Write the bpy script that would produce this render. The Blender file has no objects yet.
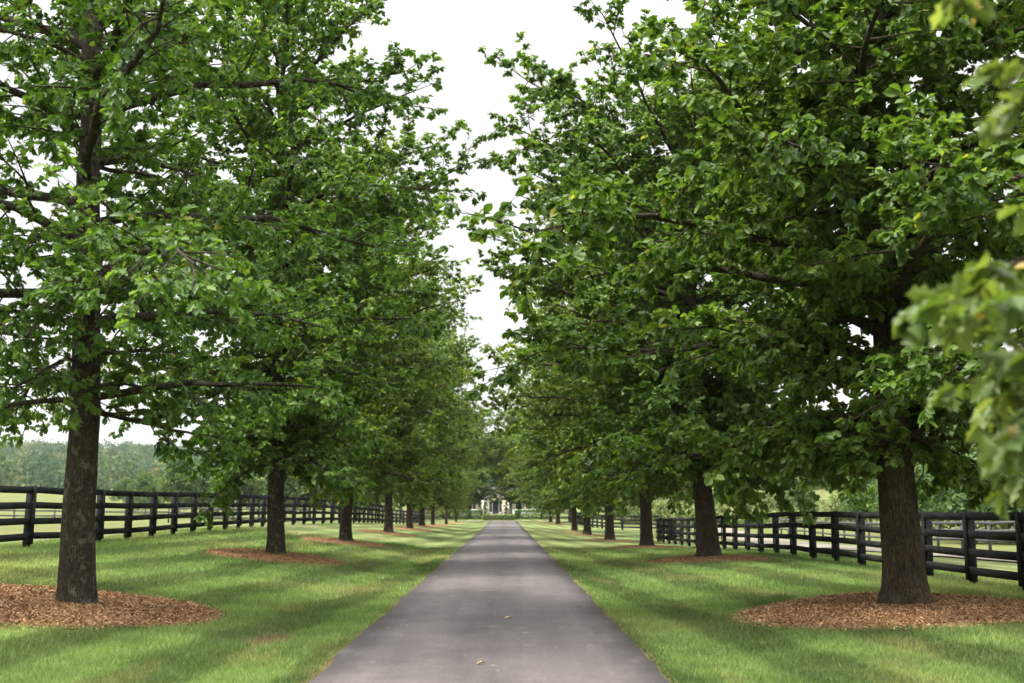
import bpy, math, random
import numpy as np
from mathutils import Vector

C = bpy.context.scene
COL = C.collection
R = math.radians

# ------------------------------------------------------------------ camera
cam = bpy.data.cameras.new("camera")
cam.sensor_width = 36.0
cam.lens = 40.4
cam.clip_start = 0.05
cam.clip_end = 8000
cam.dof.use_dof = True
cam.dof.focus_distance = 22.0
cam.dof.aperture_fstop = 1.5
camo = bpy.data.objects.new("camera", cam)
COL.objects.link(camo)
camo.location = (0, 0, 1.7)
camo.rotation_euler = (R(90 + 8.29), 0, R(-0.35))
C.camera = camo

# ------------------------------------------------------------------ world, sun, exposure
SUN_FROM = Vector((-0.62, -0.14, 1.0)).normalized()
sun_el = math.asin(SUN_FROM.z)
sun_az = math.atan2(SUN_FROM.x, SUN_FROM.y)
W = bpy.data.worlds.new("World")
C.world = W
W.use_nodes = True
nt = W.node_tree
nt.nodes.clear()
out = nt.nodes.new("ShaderNodeOutputWorld")
bg = nt.nodes.new("ShaderNodeBackground")
sky = nt.nodes.new("ShaderNodeTexSky")
sky.sky_type = 'NISHITA'
sky.sun_disc = False
sky.sun_elevation = sun_el
sky.sun_rotation = sun_az
sky.dust_density = 4.0
hs = nt.nodes.new("ShaderNodeHueSaturation")
hs.inputs['Saturation'].default_value = 0.25
nt.links.new(sky.outputs[0], hs.inputs['Color'])
tc = nt.nodes.new("ShaderNodeTexCoord")
sep = nt.nodes.new("ShaderNodeSeparateXYZ")
nt.links.new(tc.outputs['Generated'], sep.inputs[0])
mr = nt.nodes.new("ShaderNodeMapRange")          # overcast sky: zenith about three times the horizon
mr.interpolation_type = 'SMOOTHSTEP'
mr.inputs[1].default_value = 0.33
mr.inputs[2].default_value = 0.95
mr.inputs[3].default_value = 5.5
mr.inputs[4].default_value = 38.0
nt.links.new(sep.outputs[2], mr.inputs[0])
noi = nt.nodes.new("ShaderNodeTexNoise")
noi.inputs['Scale'].default_value = 3.0
noi.inputs['Detail'].default_value = 5.0
mp = nt.nodes.new("ShaderNodeMapping")
mp.inputs['Scale'].default_value = (1, 1, 2.6)
nt.links.new(tc.outputs['Generated'], mp.inputs[0])
nt.links.new(mp.outputs[0], noi.inputs['Vector'])
mr2 = nt.nodes.new("ShaderNodeMapRange")
mr2.inputs[1].default_value = 0.3
mr2.inputs[2].default_value = 0.7
mr2.inputs[3].default_value = 0.93
mr2.inputs[4].default_value = 1.05
nt.links.new(noi.outputs[0], mr2.inputs[0])
mul = nt.nodes.new("ShaderNodeMath")
mul.operation = 'MULTIPLY'
nt.links.new(mr.outputs[0], mul.inputs[0])
nt.links.new(mr2.outputs[0], mul.inputs[1])
cloud = nt.nodes.new("ShaderNodeMix")
cloud.data_type = 'RGBA'
cloud.blend_type = 'MULTIPLY'
cloud.inputs[0].default_value = 1.0
cloud.inputs[6].default_value = (0.985, 0.99, 1.0, 1)
nt.links.new(mul.outputs[0], cloud.inputs[7])
mx = nt.nodes.new("ShaderNodeMix")
mx.data_type = 'RGBA'
mx.inputs[0].default_value = 0.88
nt.links.new(hs.outputs[0], mx.inputs[6])
nt.links.new(cloud.outputs[2], mx.inputs[7])
nt.links.new(mx.outputs[2], bg.inputs[0])
bg.inputs[1].default_value = 0.1
nt.links.new(bg.outputs[0], out.inputs[0])

sl = bpy.data.lights.new("sun", 'SUN')
sl.energy = 3.8
sl.angle = R(7.5)
sl.color = (1.0, 0.94, 0.84)
so = bpy.data.objects.new("sun", sl)
COL.objects.link(so)
so.location = (-60, -14, 100)
so.rotation_euler = (-SUN_FROM).to_track_quat('-Z', 'Y').to_euler()

C.view_settings.view_transform = 'Standard'
C.view_settings.look = 'None'
C.view_settings.gamma = 1
C.view_settings.exposure = 0.98
C.view_settings.use_curve_mapping = False
C.render.engine = 'CYCLES'
C.cycles.use_denoising = True
C.cycles.use_adaptive_sampling = True
C.cycles.adaptive_threshold = 0.02
C.cycles.max_bounces = 6
C.cycles.diffuse_bounces = 3
C.cycles.glossy_bounces = 2
C.cycles.transmission_bounces = 4
C.cycles.transparent_max_bounces = 6
C.cycles.caustics_reflective = False
C.cycles.caustics_refractive = False

# ------------------------------------------------------------------ helpers
def tag(o, label=None, cat=None, group=None, kind=None):
    if label: o['label'] = label
    if cat: o['category'] = cat
    if group: o['group'] = group
    if kind: o['kind'] = kind
    return o

def empty(name, loc, rz=0.0):
    o = bpy.data.objects.new(name, None)
    COL.objects.link(o)
    o.location = loc
    o.rotation_euler = (0, 0, rz)
    o.empty_display_size = 0.2
    return o

def link(name, me, parent=None, loc=None):
    o = bpy.data.objects.new(name, me)
    COL.objects.link(o)
    if parent is not None: o.parent = parent
    if loc is not None: o.location = loc
    return o

def mesh_np(name, verts, faces, mat, smooth=False, tint=None):
    """faces: (n,k) int array, or list of such arrays with different k"""
    me = bpy.data.meshes.new(name)
    if not isinstance(faces, list): faces = [faces]
    faces = [np.asarray(f, dtype=np.int32) for f in faces if len(f)]
    verts = np.asarray(verts, dtype=np.float32)
    nl = sum(f.size for f in faces)
    nf = sum(len(f) for f in faces)
    me.vertices.add(len(verts))
    me.vertices.foreach_set('co', verts.ravel())
    me.loops.add(nl)
    me.loops.foreach_set('vertex_index', np.concatenate([f.ravel() for f in faces]))
    me.polygons.add(nf)
    tot = np.concatenate([np.full(len(f), f.shape[1], dtype=np.int32) for f in faces])
    st = np.concatenate([[0], np.cumsum(tot)[:-1]]).astype(np.int32)
    me.polygons.foreach_set('loop_start', st)
    if smooth:
        me.polygons.foreach_set('use_smooth', np.ones(nf, dtype=bool))
    me.update(calc_edges=True)
    if tint is not None:
        a = me.attributes.new('tint', 'FLOAT', 'FACE')
        a.data.foreach_set('value', np.asarray(tint, dtype=np.float32))
    if mat: me.materials.append(mat)
    return me

class MB:
    """collects quads and triangles of one mesh"""
    def __init__(self):
        self.v = []; self.q = []; self.t = []; self.n = 0
    def add(self, verts, quads=None, tris=None):
        verts = np.asarray(verts, dtype=float).reshape(-1, 3)
        if quads is not None and len(quads): self.q.append(np.asarray(quads, dtype=np.int64) + self.n)
        if tris is not None and len(tris): self.t.append(np.asarray(tris, dtype=np.int64) + self.n)
        self.v.append(verts); self.n += len(verts)
    def box(self, x0, x1, y0, y1, z0, z1):
        v = [(x, y, z) for z in (z0, z1) for y in (y0, y1) for x in (x0, x1)]
        self.add(v, [(0, 2, 3, 1), (4, 5, 7, 6), (0, 1, 5, 4), (2, 6, 7, 3), (0, 4, 6, 2), (1, 3, 7, 5)])
    def tube(self, pts, rad, sides=6, cap=True, rmod=None):
        pts = np.asarray(pts, dtype=float); rad = np.asarray(rad, dtype=float)
        n = len(pts)
        tan = np.gradient(pts, axis=0)
        tan /= np.linalg.norm(tan, axis=1)[:, None] + 1e-9
        ref = np.where(np.abs(tan[:, 2:3]) > 0.9, np.array([[1.0, 0, 0]]), np.array([[0, 0, 1.0]]))
        ref = np.repeat(ref[:1], n, axis=0)
        a = np.cross(tan, ref); a /= np.linalg.norm(a, axis=1)[:, None] + 1e-9
        b = np.cross(a, tan)
        th = np.linspace(0, 2*np.pi, sides, endpoint=False)
        rr = rad[:, None]*np.ones((1, sides))
        if rmod is not None: rr = rr*rmod
        v = pts[:, None, :] + rr[..., None]*(np.cos(th)[None, :, None]*a[:, None, :] + np.sin(th)[None, :, None]*b[:, None, :])
        i = np.arange(n-1)[:, None]*sides; j = np.arange(sides)[None, :]; k = (j+1) % sides
        q = np.stack([i+j, i+k, i+sides+k, i+sides+j], -1).reshape(-1, 4)
        v = v.reshape(-1, 3)
        if cap and sides >= 3:
            t = [((n-1)*sides+s, (n-1)*sides+(s+1) % sides, n*sides) for s in range(sides)]
            v = np.vstack([v, pts[-1:]])
            self.add(v, q, t)
        else:
            self.add(v, q)
    def mesh(self, name, mat, smooth=False):
        f = []
        if self.q: f.append(np.concatenate(self.q))
        if self.t: f.append(np.concatenate(self.t))
        return mesh_np(name, np.concatenate(self.v), f, mat, smooth)
    def build(self, name, mat, parent=None, smooth=False, bevel=0.0):
        o = link(name, self.mesh(name, mat, smooth), parent)
        if bevel:
            m = o.modifiers.new("bevel", 'BEVEL'); m.width = bevel; m.segments = 2; m.limit_method = 'ANGLE'
        return o

# ------------------------------------------------------------------ materials
def mat_new(name):
    m = bpy.data.materials.new(name); m.use_nodes = True
    n = m.node_tree; n.nodes.clear()
    o = n.nodes.new("ShaderNodeOutputMaterial")
    return m, n, o

def N(n, typ, **kw):
    x = n.nodes.new(typ)
    for k, v in kw.items(): setattr(x, k, v)
    return x

def noise(n, vec, scale, detail=4.0, rough=0.55):
    x = N(n, "ShaderNodeTexNoise")
    x.inputs['Scale'].default_value = scale
    x.inputs['Detail'].default_value = detail
    x.inputs['Roughness'].default_value = rough
    if vec is not None: n.links.new(vec, x.inputs['Vector'])
    return x.outputs[0]

def ramp(n, fac, stops):
    x = N(n, "ShaderNodeValToRGB")
    e = x.color_ramp.elements
    while len(e) < len(stops): e.new(0.5)
    for i, (p, c) in enumerate(stops):
        e[i].position = p
        e[i].color = (c[0], c[1], c[2], 1) if not isinstance(c, (int, float)) else (c, c, c, 1)
    n.links.new(fac, x.inputs[0])
    return x.outputs[0]

def mixc(n, fac, a, b, blend='MIX'):
    x = N(n, "ShaderNodeMix", data_type='RGBA', blend_type=blend)
    if isinstance(fac, (int, float)): x.inputs[0].default_value = fac
    else: n.links.new(fac, x.inputs[0])
    for s, c in ((6, a), (7, b)):
        if isinstance(c, tuple): x.inputs[s].default_value = (c[0], c[1], c[2], 1)
        else: n.links.new(c, x.inputs[s])
    return x.outputs[2]

def math_(n, op, a, b=0.0):
    x = N(n, "ShaderNodeMath", operation=op)
    for s, c in ((0, a), (1, b)):
        if isinstance(c, (int, float)): x.inputs[s].default_value = c
        else: n.links.new(c, x.inputs[s])
    return x.outputs[0]

def vmap(n, vec, scale=(1, 1, 1), rot=(0, 0, 0), loc=(0, 0, 0)):
    x = N(n, "ShaderNodeMapping")
    x.inputs['Scale'].default_value = scale
    x.inputs['Rotation'].default_value = rot
    x.inputs['Location'].default_value = loc
    n.links.new(vec, x.inputs[0])
    return x.outputs[0]

def principled(n, out, col, rough=0.7, bump=None, bstr=0.3, bdist=0.02, spec=0.3):
    p = N(n, "ShaderNodeBsdfPrincipled")
    if isinstance(col, tuple): p.inputs['Base Color'].default_value = (*col, 1)
    else: n.links.new(col, p.inputs['Base Color'])
    if isinstance(rough, (int, float)): p.inputs['Roughness'].default_value = rough
    else: n.links.new(rough, p.inputs['Roughness'])
    p.inputs['Specular IOR Level'].default_value = spec
    if bump is not None:
        b = N(n, "ShaderNodeBump")
        b.inputs['Strength'].default_value = bstr
        b.inputs['Distance'].default_value = bdist
        n.links.new(bump, b.inputs['Height'])
        n.links.new(b.outputs[0], p.inputs['Normal'])
    if out is not None: n.links.new(p.outputs[0], out.inputs[0])
    return p

def leaf_mat(name, dark, mid, light, transl=0.35, rough=0.50, spec=0.36):
    m, n, o = mat_new(name)
    at = N(n, "ShaderNodeAttribute", attribute_name='tint')
    oi = N(n, "ShaderNodeObjectInfo")
    col = ramp(n, at.outputs['Fac'], [(0.0, dark), (0.55, mid), (0.96, light), (1.0, (light[0]*1.7, light[1]*1.05, light[2]))])
    hsv = N(n, "ShaderNodeHueSaturation")
    h = N(n, "ShaderNodeMapRange")
    h.inputs[3].default_value = 0.490; h.inputs[4].default_value = 0.505
    n.links.new(oi.outputs['Random'], h.inputs[0])
    n.links.new(h.outputs[0], hsv.inputs['Hue'])
    n.links.new(col, hsv.inputs['Color'])
    p = principled(n, None, hsv.outputs[0], rough, spec=spec)
    t = N(n, "ShaderNodeBsdfTranslucent")
    tcol = mixc(n, 1.0, hsv.outputs[0], (1.5, 1.45, 0.55), 'MULTIPLY')
    n.links.new(tcol, t.inputs[0])
    ms = N(n, "ShaderNodeMixShader")
    ms.inputs[0].default_value = transl
    n.links.new(p.outputs[0], ms.inputs[1]); n.links.new(t.outputs[0], ms.inputs[2])
    n.links.new(ms.outputs[0], o.inputs[0])
    return m

M = {}
M['leaf'] = leaf_mat("oak_leaf", (0.040, 0.092, 0.013), (0.080, 0.160, 0.022), (0.165, 0.262, 0.050), 0.42)
M['leaf_b'] = leaf_mat("yellow_green_oak_leaf", (0.052, 0.098, 0.012), (0.105, 0.175, 0.024), (0.200, 0.280, 0.055), 0.45)
M['leaf_near'] = leaf_mat("near_oak_leaf", (0.060, 0.105, 0.022), (0.115, 0.175, 0.038), (0.22, 0.28, 0.10), 0.42)
M['leaf_far'] = leaf_mat("woodland_leaf", (0.045, 0.095, 0.030), (0.075, 0.130, 0.040), (0.13, 0.18, 0.06), 0.3, 0.6, 0.2)
M['leaf_wood'] = leaf_mat("distant_wood_leaf", (0.028, 0.062, 0.030), (0.052, 0.095, 0.038), (0.125, 0.155, 0.065), 0.25, 0.7, 0.15)
M['leaf_pale'] = leaf_mat("pale_shrub_leaf", (0.10, 0.15, 0.05), (0.15, 0.20, 0.075), (0.22, 0.26, 0.11), 0.3, 0.6, 0.2)
M['leaf_hedge'] = leaf_mat("hedge_leaf", (0.035, 0.09, 0.02), (0.06, 0.14, 0.03), (0.10, 0.19, 0.04), 0.3)

def make_bark(name, a, b, lichen=0.0):
    m, n, o = mat_new(name)
    tcn = N(n, "ShaderNodeTexCoord")
    v = vmap(n, tcn.outputs['Object'], (1, 1, 0.10))
    r1 = noise(n, v, 36, 5, 0.6)
    vo = N(n, "ShaderNodeTexVoronoi", feature='DISTANCE_TO_EDGE')
    vv = vmap(n, tcn.outputs['Object'], (1, 1, 0.15))
    vn = N(n, "ShaderNodeVectorMath", operation='ADD')
    nz = N(n, "ShaderNodeTexNoise"); nz.inputs['Scale'].default_value = 9
    n.links.new(tcn.outputs['Object'], nz.inputs['Vector'])
    sc = N(n, "ShaderNodeVectorMath", operation='SCALE'); sc.inputs['Scale'].default_value = 0.08
    n.links.new(nz.outputs['Color'], sc.inputs[0])
    n.links.new(vv, vn.inputs[0]); n.links.new(sc.outputs[0], vn.inputs[1])
    vo.inputs['Scale'].default_value = 31
    n.links.new(vn.outputs[0], vo.inputs['Vector'])
    ridge = ramp(n, vo.outputs['Distance'], [(0.0, 0.0), (0.16, 0.75), (0.5, 1.0)])
    hgt = math_(n, 'ADD', math_(n, 'MULTIPLY', ridge, 0.62), math_(n, 'MULTIPLY', ramp(n, r1, [(0.3, 0.0), (0.7, 1.0)]), 0.42))
    col = mixc(n, hgt, a, b)
    big = noise(n, tcn.outputs['Object'], 2.3, 5, 0.6)
    blot = ramp(n, big, [(0.35, 0.75), (0.65, 1.15)])
    col = mixc(n, 1.0, col, blot, 'MULTIPLY')
    if lichen > 0:
        ln = noise(n, tcn.outputs['Object'], 5.5, 6, 0.65)
        lf = ramp(n, ln, [(0.54, 0.0), (0.63, lichen)])
        col = mixc(n, lf, col, (0.19, 0.19, 0.15))
    principled(n, o, col, 0.9, hgt, 0.9, 0.03, 0.15)
    return m
M['bark'] = make_bark("oak_bark", (0.011, 0.009, 0.006), (0.084, 0.068, 0.048), 0.45)
M['bark_brown'] = make_bark("brown_oak_bark", (0.013, 0.009, 0.006), (0.104, 0.080, 0.052), 0.1)
M['bark_grey'] = make_bark("grey_bark", (0.08, 0.07, 0.06), (0.24, 0.22, 0.19), 0.2)

def grass_color(n):
    g = N(n, "ShaderNodeNewGeometry")
    pos = g.outputs['Position']
    sp = N(n, "ShaderNodeSeparateXYZ"); n.links.new(pos, sp.inputs[0])
    big = noise(n, pos, 0.16, 4, 0.55)
    mid = noise(n, pos, 0.9, 5, 0.6)
    fine = noise(n, pos, 9.0, 4, 0.7)
    a = ramp(n, big, [(0.32, (0.088, 0.148, 0.043)), (0.52, (0.130, 0.190, 0.068)), (0.70, (0.192, 0.232, 0.098))])
    b = ramp(n, mid, [(0.3, 0.72), (0.7, 1.25)])
    c = mixc(n, 1.0, a, b, 'MULTIPLY')
    f = ramp(n, fine, [(0.25, 0.72), (0.75, 1.25)])
    c = mixc(n, 1.0, c, f, 'MULTIPLY')
    # mowing stripes: passes slant away from the drive on either side
    ax = math_(n, 'ABSOLUTE', math_(n, 'ADD', sp.outputs[0], 0.15))
    wob = math_(n, 'MULTIPLY', noise(n, pos, 0.22, 2), 3.0)
    ph = math_(n, 'ADD', math_(n, 'ADD', ax, math_(n, 'MULTIPLY', sp.outputs[1], 0.07)), math_(n, 'MULTIPLY', wob, 0.45))
    s = math_(n, 'SINE', math_(n, 'MULTIPLY', ph, 3.4))
    st = ramp(n, math_(n, 'ADD', math_(n, 'MULTIPLY', s, 0.5), 0.5), [(0.32, 0.76), (0.68, 1.26)])
    c = mixc(n, 1.0, c, st, 'MULTIPLY')
    # dry straw streaks, with light yellow sunny patches put into the colour
    dry = noise(n, vmap(n, pos, (0.5, 0.14, 1), (0, 0, 0.5)), 1.4, 5, 0.6)
    df = ramp(n, dry, [(0.54, 0.0), (0.70, 0.55)])
    c = mixc(n, df, c, (0.29, 0.265, 0.13))
    return c, pos, sp

m, n, o = mat_new("lawn")
c, pos, sp = grass_color(n)
def spot(n, c, sp, pos, cx, cy, rx, ry, colr, amt):
    dx = math_(n, 'MULTIPLY', math_(n, 'SUBTRACT', sp.outputs[0], cx), 1/rx)
    dy = math_(n, 'MULTIPLY', math_(n, 'SUBTRACT', sp.outputs[1], cy), 1/ry)
    d = math_(n, 'ADD', math_(n, 'MULTIPLY', dx, dx), math_(n, 'MULTIPLY', dy, dy))
    d = math_(n, 'ADD', d, math_(n, 'MULTIPLY', math_(n, 'SUBTRACT', noise(n, pos, 3.5, 5, 0.7), 0.5), 2.2))
    return mixc(n, ramp(n, d, [(0.3, amt), (1.0, 0.0)]), c, colr)
c = spot(n, c, sp, pos, -3.15, 15.9, 0.30, 0.9, (0.15, 0.095, 0.05), 0.9)
# pasture far away: paler, drier
far = math_(n, 'SUBTRACT', math_(n, 'ABSOLUTE', math_(n, 'ADD', sp.outputs[0], 1.0)), 13.0)
ff = ramp(n, math_(n, 'MULTIPLY', far, 0.1), [(0.0, 0.0), (0.5, 0.75)])
pn = noise(n, vmap(n, pos, (1, 0.3, 1)), 0.12, 6, 0.65)
pc = ramp(n, pn, [(0.3, (0.085, 0.115, 0.036)), (0.55, (0.125, 0.150, 0.052)), (0.75, (0.165, 0.170, 0.075))])
c = mixc(n, ff, c, pc)
# thin soil along the edges of the drive
ed = math_(n, 'SUBTRACT', math_(n, 'ABSOLUTE', math_(n, 'ADD', sp.outputs[0], 0.15)), 1.80)
ef = math_(n, 'ADD', math_(n, 'MULTIPLY', ed, 3.5), math_(n, 'MULTIPLY', noise(n, pos, 2.5, 4), 1.0))
yy = N(n, "ShaderNodeMath", operation='LESS_THAN'); n.links.new(sp.outputs[1], yy.inputs[0]); yy.inputs[1].default_value = 156
ef2 = math_(n, 'MULTIPLY', ramp(n, ef, [(0.55, 0.9), (1.05, 0.0)]), yy.outputs[0])
c = mixc(n, ef2, c, (0.17, 0.125, 0.078))
bmp = math_(n, 'ADD', noise(n, pos, 30, 4, 0.7), math_(n, 'MULTIPLY', noise(n, pos, 7, 4, 0.7), 2.0))
c = mixc(n, 1.0, c, (0.78, 0.69, 0.62), 'MULTIPLY')     # self-shadow of the blades put into the ground colour, tinted yellower
principled(n, o, c, 0.9, bmp, 0.8, 0.035, 0.1)
M['lawn'] = m

m, n, o = mat_new("grass_blade")
c, pos, sp = grass_color(n)
at = N(n, "ShaderNodeAttribute", attribute_name='tint')
tt = ramp(n, at.outputs['Fac'], [(0.0, (0.55, 0.66, 0.55)), (0.85, (1.5, 1.4, 1.25)), (1.0, (2.4, 1.9, 1.9))])
c = mixc(n, 1.0, c, tt, 'MULTIPLY')
p = principled(n, None, c, 0.6, spec=0.25)
t = N(n, "ShaderNodeBsdfTranslucent"); n.links.new(mixc(n, 1.0, c, (1.3, 1.3, 0.7), 'MULTIPLY'), t.inputs[0])
ms = N(n, "ShaderNodeMixShader"); ms.inputs[0].default_value = 0.4
n.links.new(p.outputs[0], ms.inputs[1]); n.links.new(t.outputs[0], ms.inputs[2]); n.links.new(ms.outputs[0], o.inputs[0])
M['blade'] = m

m, n, o = mat_new("asphalt")
g = N(n, "ShaderNodeNewGeometry"); pos = g.outputs['Position']
sp = N(n, "ShaderNodeSeparateXYZ"); n.links.new(pos, sp.inputs[0])
agg = noise(n, pos, 70, 3, 0.8)
md = noise(n, pos, 1.1, 6, 0.62)
lane = noise(n, vmap(n, pos, (2.2, 0.10, 1)), 1.0, 5, 0.6)
c = ramp(n, md, [(0.3, (0.054, 0.046, 0.045)), (0.7, (0.084, 0.073, 0.070))])
c = mixc(n, 0.5, c, ramp(n, lane, [(0.35, (0.054, 0.047, 0.047)), (0.65, (0.095, 0.082, 0.078))]))
c = mixc(n, 1.0, c, ramp(n, agg, [(0.3, 0.55), (0.7, 1.45)]), 'MULTIPLY')
g2 = noise(n, pos, 22, 3, 0.75)
c = mixc(n, 1.0, c, ramp(n, g2, [(0.32, 0.82), (0.68, 1.18)]), 'MULTIPLY')
pat = noise(n, vmap(n, pos, (1, .45, 1)), 0.55, 4, 0.6)
c = mixc(n, 1.0, c, ramp(n, pat, [(0.35, 0.84), (0.65, 1.17)]), 'MULTIPLY')
# darker, fresher edges, worn paler wheel tracks
xa = math_(n, 'ABSOLUTE', math_(n, 'ADD', sp.outputs[0], 0.15))
xa = math_(n, 'ADD', xa, math_(n, 'MULTIPLY', math_(n, 'SUBTRACT', noise(n, pos, 0.8, 4), 0.5), 0.7))
c = mixc(n, 1.0, c, ramp(n, math_(n, 'MULTIPLY', xa, 0.5), [(0.0, 0.88), (0.33, 1.12), (0.66, 1.10), (0.88, 0.62)]), 'MULTIPLY')
dust = noise(n, vmap(n, pos, (1, 0.5, 1)), 1.9, 6, 0.7)
c = mixc(n, ramp(n, dust, [(0.58, 0.0), (0.74, 0.45)]), c, (0.18, 0.148, 0.120))
sv = N(n, "ShaderNodeTexVoronoi"); sv.inputs['Scale'].default_value = 3.2; n.links.new(pos, sv.inputs['Vector'])
spk = ramp(n, sv.outputs['Distance'], [(0.05, 0.7), (0.10, 0.0)])
c = mixc(n, spk, c, (0.28, 0.23, 0.16))
principled(n, o, c, 0.85, math_(n, 'ADD', agg, noise(n, pos, 6, 3)), 0.35, 0.012, 0.25)
M['asphalt'] = m

m, n, o = mat_new("gravel")
g = N(n, "ShaderNodeNewGeometry"); pos = g.outputs['Position']
c = ramp(n, noise(n, pos, 14, 5, 0.8), [(0.3, (0.12, 0.105, 0.080)), (0.7, (0.20, 0.178, 0.145))])
c = mixc(n, 1.0, c, ramp(n, noise(n, pos, 0.5, 4), [(0.3, 0.8), (0.7, 1.15)]), 'MULTIPLY')
principled(n, o, c, 0.95, noise(n, pos, 40, 3), 0.6, 0.02, 0.1)
M['gravel'] = m

m, n, o = mat_new("mulch")
at = N(n, "ShaderNodeAttribute", attribute_name='tint')
g = N(n, "ShaderNodeNewGeometry"); pos = g.outputs['Position']
c = ramp(n, at.outputs['Fac'], [(0.0, (0.13, 0.068, 0.033)), (0.5, (0.33, 0.186, 0.092)), (1.0, (0.56, 0.37, 0.21))])
c = mixc(n, 1.0, c, ramp(n, noise(n, pos, 1.3, 5, 0.7), [(0.3, 0.7), (0.7, 1.2)]), 'MULTIPLY')
c = mixc(n, 1.0, c, ramp(n, noise(n, pos, 24, 4, 0.8), [(0.3, 0.55), (0.7, 1.3)]), 'MULTIPLY')
principled(n, o, c, 0.9, noise(n, pos, 26, 4, 0.8), 1.0, 0.03, 0.1)
M['mulch'] = m

def paint(name, a, b, rough=0.55, sc=(1, 1, 1), bstr=0.15, spec=0.35):
    m, n, o = mat_new(name)
    t = N(n, "ShaderNodeTexCoord")
    f = noise(n, vmap(n, t.outputs['Object'], sc), 3.0, 6, 0.65)
    c = ramp(n, f, [(0.3, a), (0.7, b)])
    principled(n, o, c, rough, noise(n, vmap(n, t.outputs['Object'], sc), 18, 4, 0.7), bstr, 0.01, spec)
    return m
M['fence'] = paint("black_fence_paint", (0.007, 0.008, 0.009), (0.030, 0.031, 0.031), 0.9, (.5, .5, 2), 0.08, 0.06)
M['fence_far'] = paint("weathered_fence_paint", (0.05, 0.05, 0.052), (0.09, 0.09, 0.092), 0.7, (1, 1, 6), 0.3)
M['stone'] = paint("cream_stone", (0.56, 0.47, 0.34), (0.72, 0.63, 0.48), 0.85, (2, 2, 4), 0.5)
M['white'] = paint("white_trim", (0.70, 0.70, 0.70), (0.82, 0.82, 0.81), 0.5)
M['door'] = paint("black_door_paint", (0.012, 0.013, 0.016), (0.022, 0.024, 0.028), 0.35)
M['roof'] = paint("slate_roof", (0.03, 0.03, 0.032), (0.07, 0.07, 0.072), 0.9, (1, 4, 4), 0.5, 0.1)
M['brass'] = paint("brass", (0.45, 0.32, 0.10), (0.6, 0.45, 0.18), 0.3)
M['dead_leaf'] = paint("dry_leaf", (0.30, 0.19, 0.09), (0.48, 0.33, 0.17), 0.8)
m, n, o = mat_new("window_glass")
p = principled(n, o, (0.03, 0.04, 0.05), 0.06, spec=0.6)
M['glass'] = m

# ------------------------------------------------------------------ terrain
XC = -0.15            # centre of the drive
HW = 1.80             # half width
def vnoise(x, y, s, seed=0):
    r = np.random.RandomState(seed)
    z = np.zeros_like(x)
    for k in range(7):
        a = r.uniform(0, 2*np.pi); f = s*(1.0 + 0.45*k)
        z = z + np.sin((x*np.cos(a) + y*np.sin(a))*f + r.uniform(0, 6.28))/(1 + 0.5*k)
    return z/2.5

def profile(x, y):
    ip = np.interp
    FL = ip(y, [0, 28, 60, 85, 111, 124, 160, 200, 300], [.74, .79, .92, .82, .28, .05, .05, .83, 1.5])
    TL = ip(y, [0, 17.6, 33, 90, 129, 160, 200, 300], [.15, .23, .34, .33, -.05, .0, .83, 1.5])
    C0 = ip(y, [0, 150, 165, 200, 300], [0, 0, .12, .83, 1.5])
    TR = ip(y, [0, 18, 36, 52, 70, 89, 120, 160, 200, 300], [.2, .19, .2, -.02, -.2, -.32, -.28, 0, .83, 1.5])
    FR = ip(y, [0, 21, 36, 69, 95, 128, 170, 200, 300], [.2, .19, .18, -.33, -.4, -.3, .1, .83, 1.5])
    xs = [-40, -14, -11.2, -6.5, -4.6, -3.2, -2.05, 1.75, 2.9, 4.4, 6.3, 9.6, 13, 40]
    sw = np.where(y < 150, 1.0, 0.0)
    hs_ = [FL-0.5, FL-0.05, FL, TL, C0+(TL-C0)*.45, C0-0.07*sw, C0, C0, C0-0.06*sw, C0+(TR-C0)*.5-0.03*sw, TR, FR, FR-0.05, FR-0.3]
    z = np.zeros_like(x)
    for i in range(len(xs)-1):
        msk = (x >= xs[i]) & (x < xs[i+1])
        t = (x-xs[i])/(xs[i+1]-xs[i])
        z = np.where(msk, hs_[i]*(1-t)+hs_[i+1]*t, z)
    z = np.where(x < xs[0], hs_[0], z)
    z = np.where(x >= xs[-1], hs_[-1], z)
    return z

def ground(x, y):
    x = np.asarray(x, dtype=float); y = np.asarray(y, dtype=float)
    x, y = np.broadcast_arrays(x, y)
    z = sum(profile(x+d, y)*w for d, w in ((-.7, .15), (-.35, .2), (0, .3), (.35, .2), (.7, .15)))
    r = np.hypot(x, y)
    dist = np.maximum(np.abs(x)-12, 0)
    lawnm = np.clip((np.abs(x-XC)-2.3)/2, 0, 1)
    z = z + 0.03*lawnm*vnoise(x, y, 0.7, 3)
    side = 1/(1+np.exp(-np.clip(x/25, -30, 30)))       # 0 left, 1 right
    fieldL = np.maximum(r-70, 0)*0.0165
    fieldR = np.maximum(r-85, 0)*0.040
    field = np.where(r < 420, fieldL*(1-side)+fieldR*side, 350*0.0165*(1-side)+335*0.040*side)
    amt = np.clip(dist/40, 0, 1); amt = np.maximum(amt, np.clip((y-240)/60, 0, 1)); amt = amt*amt*(3-2*amt)
    z = z + field*amt + 0.25*amt*vnoise(x, y, 0.03, 5)
    t = np.clip((r-430)/650, 0, 1); t = t*t*(3-2*t)
    hill = 34 + 7*vnoise(x, y, 0.0045, 11) + 20*side
    z = z*(1-t) + (z+hill)*t
    return z

def gz(x, y): return float(ground(np.array([float(x)]), np.array([float(y)]))[0])

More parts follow.
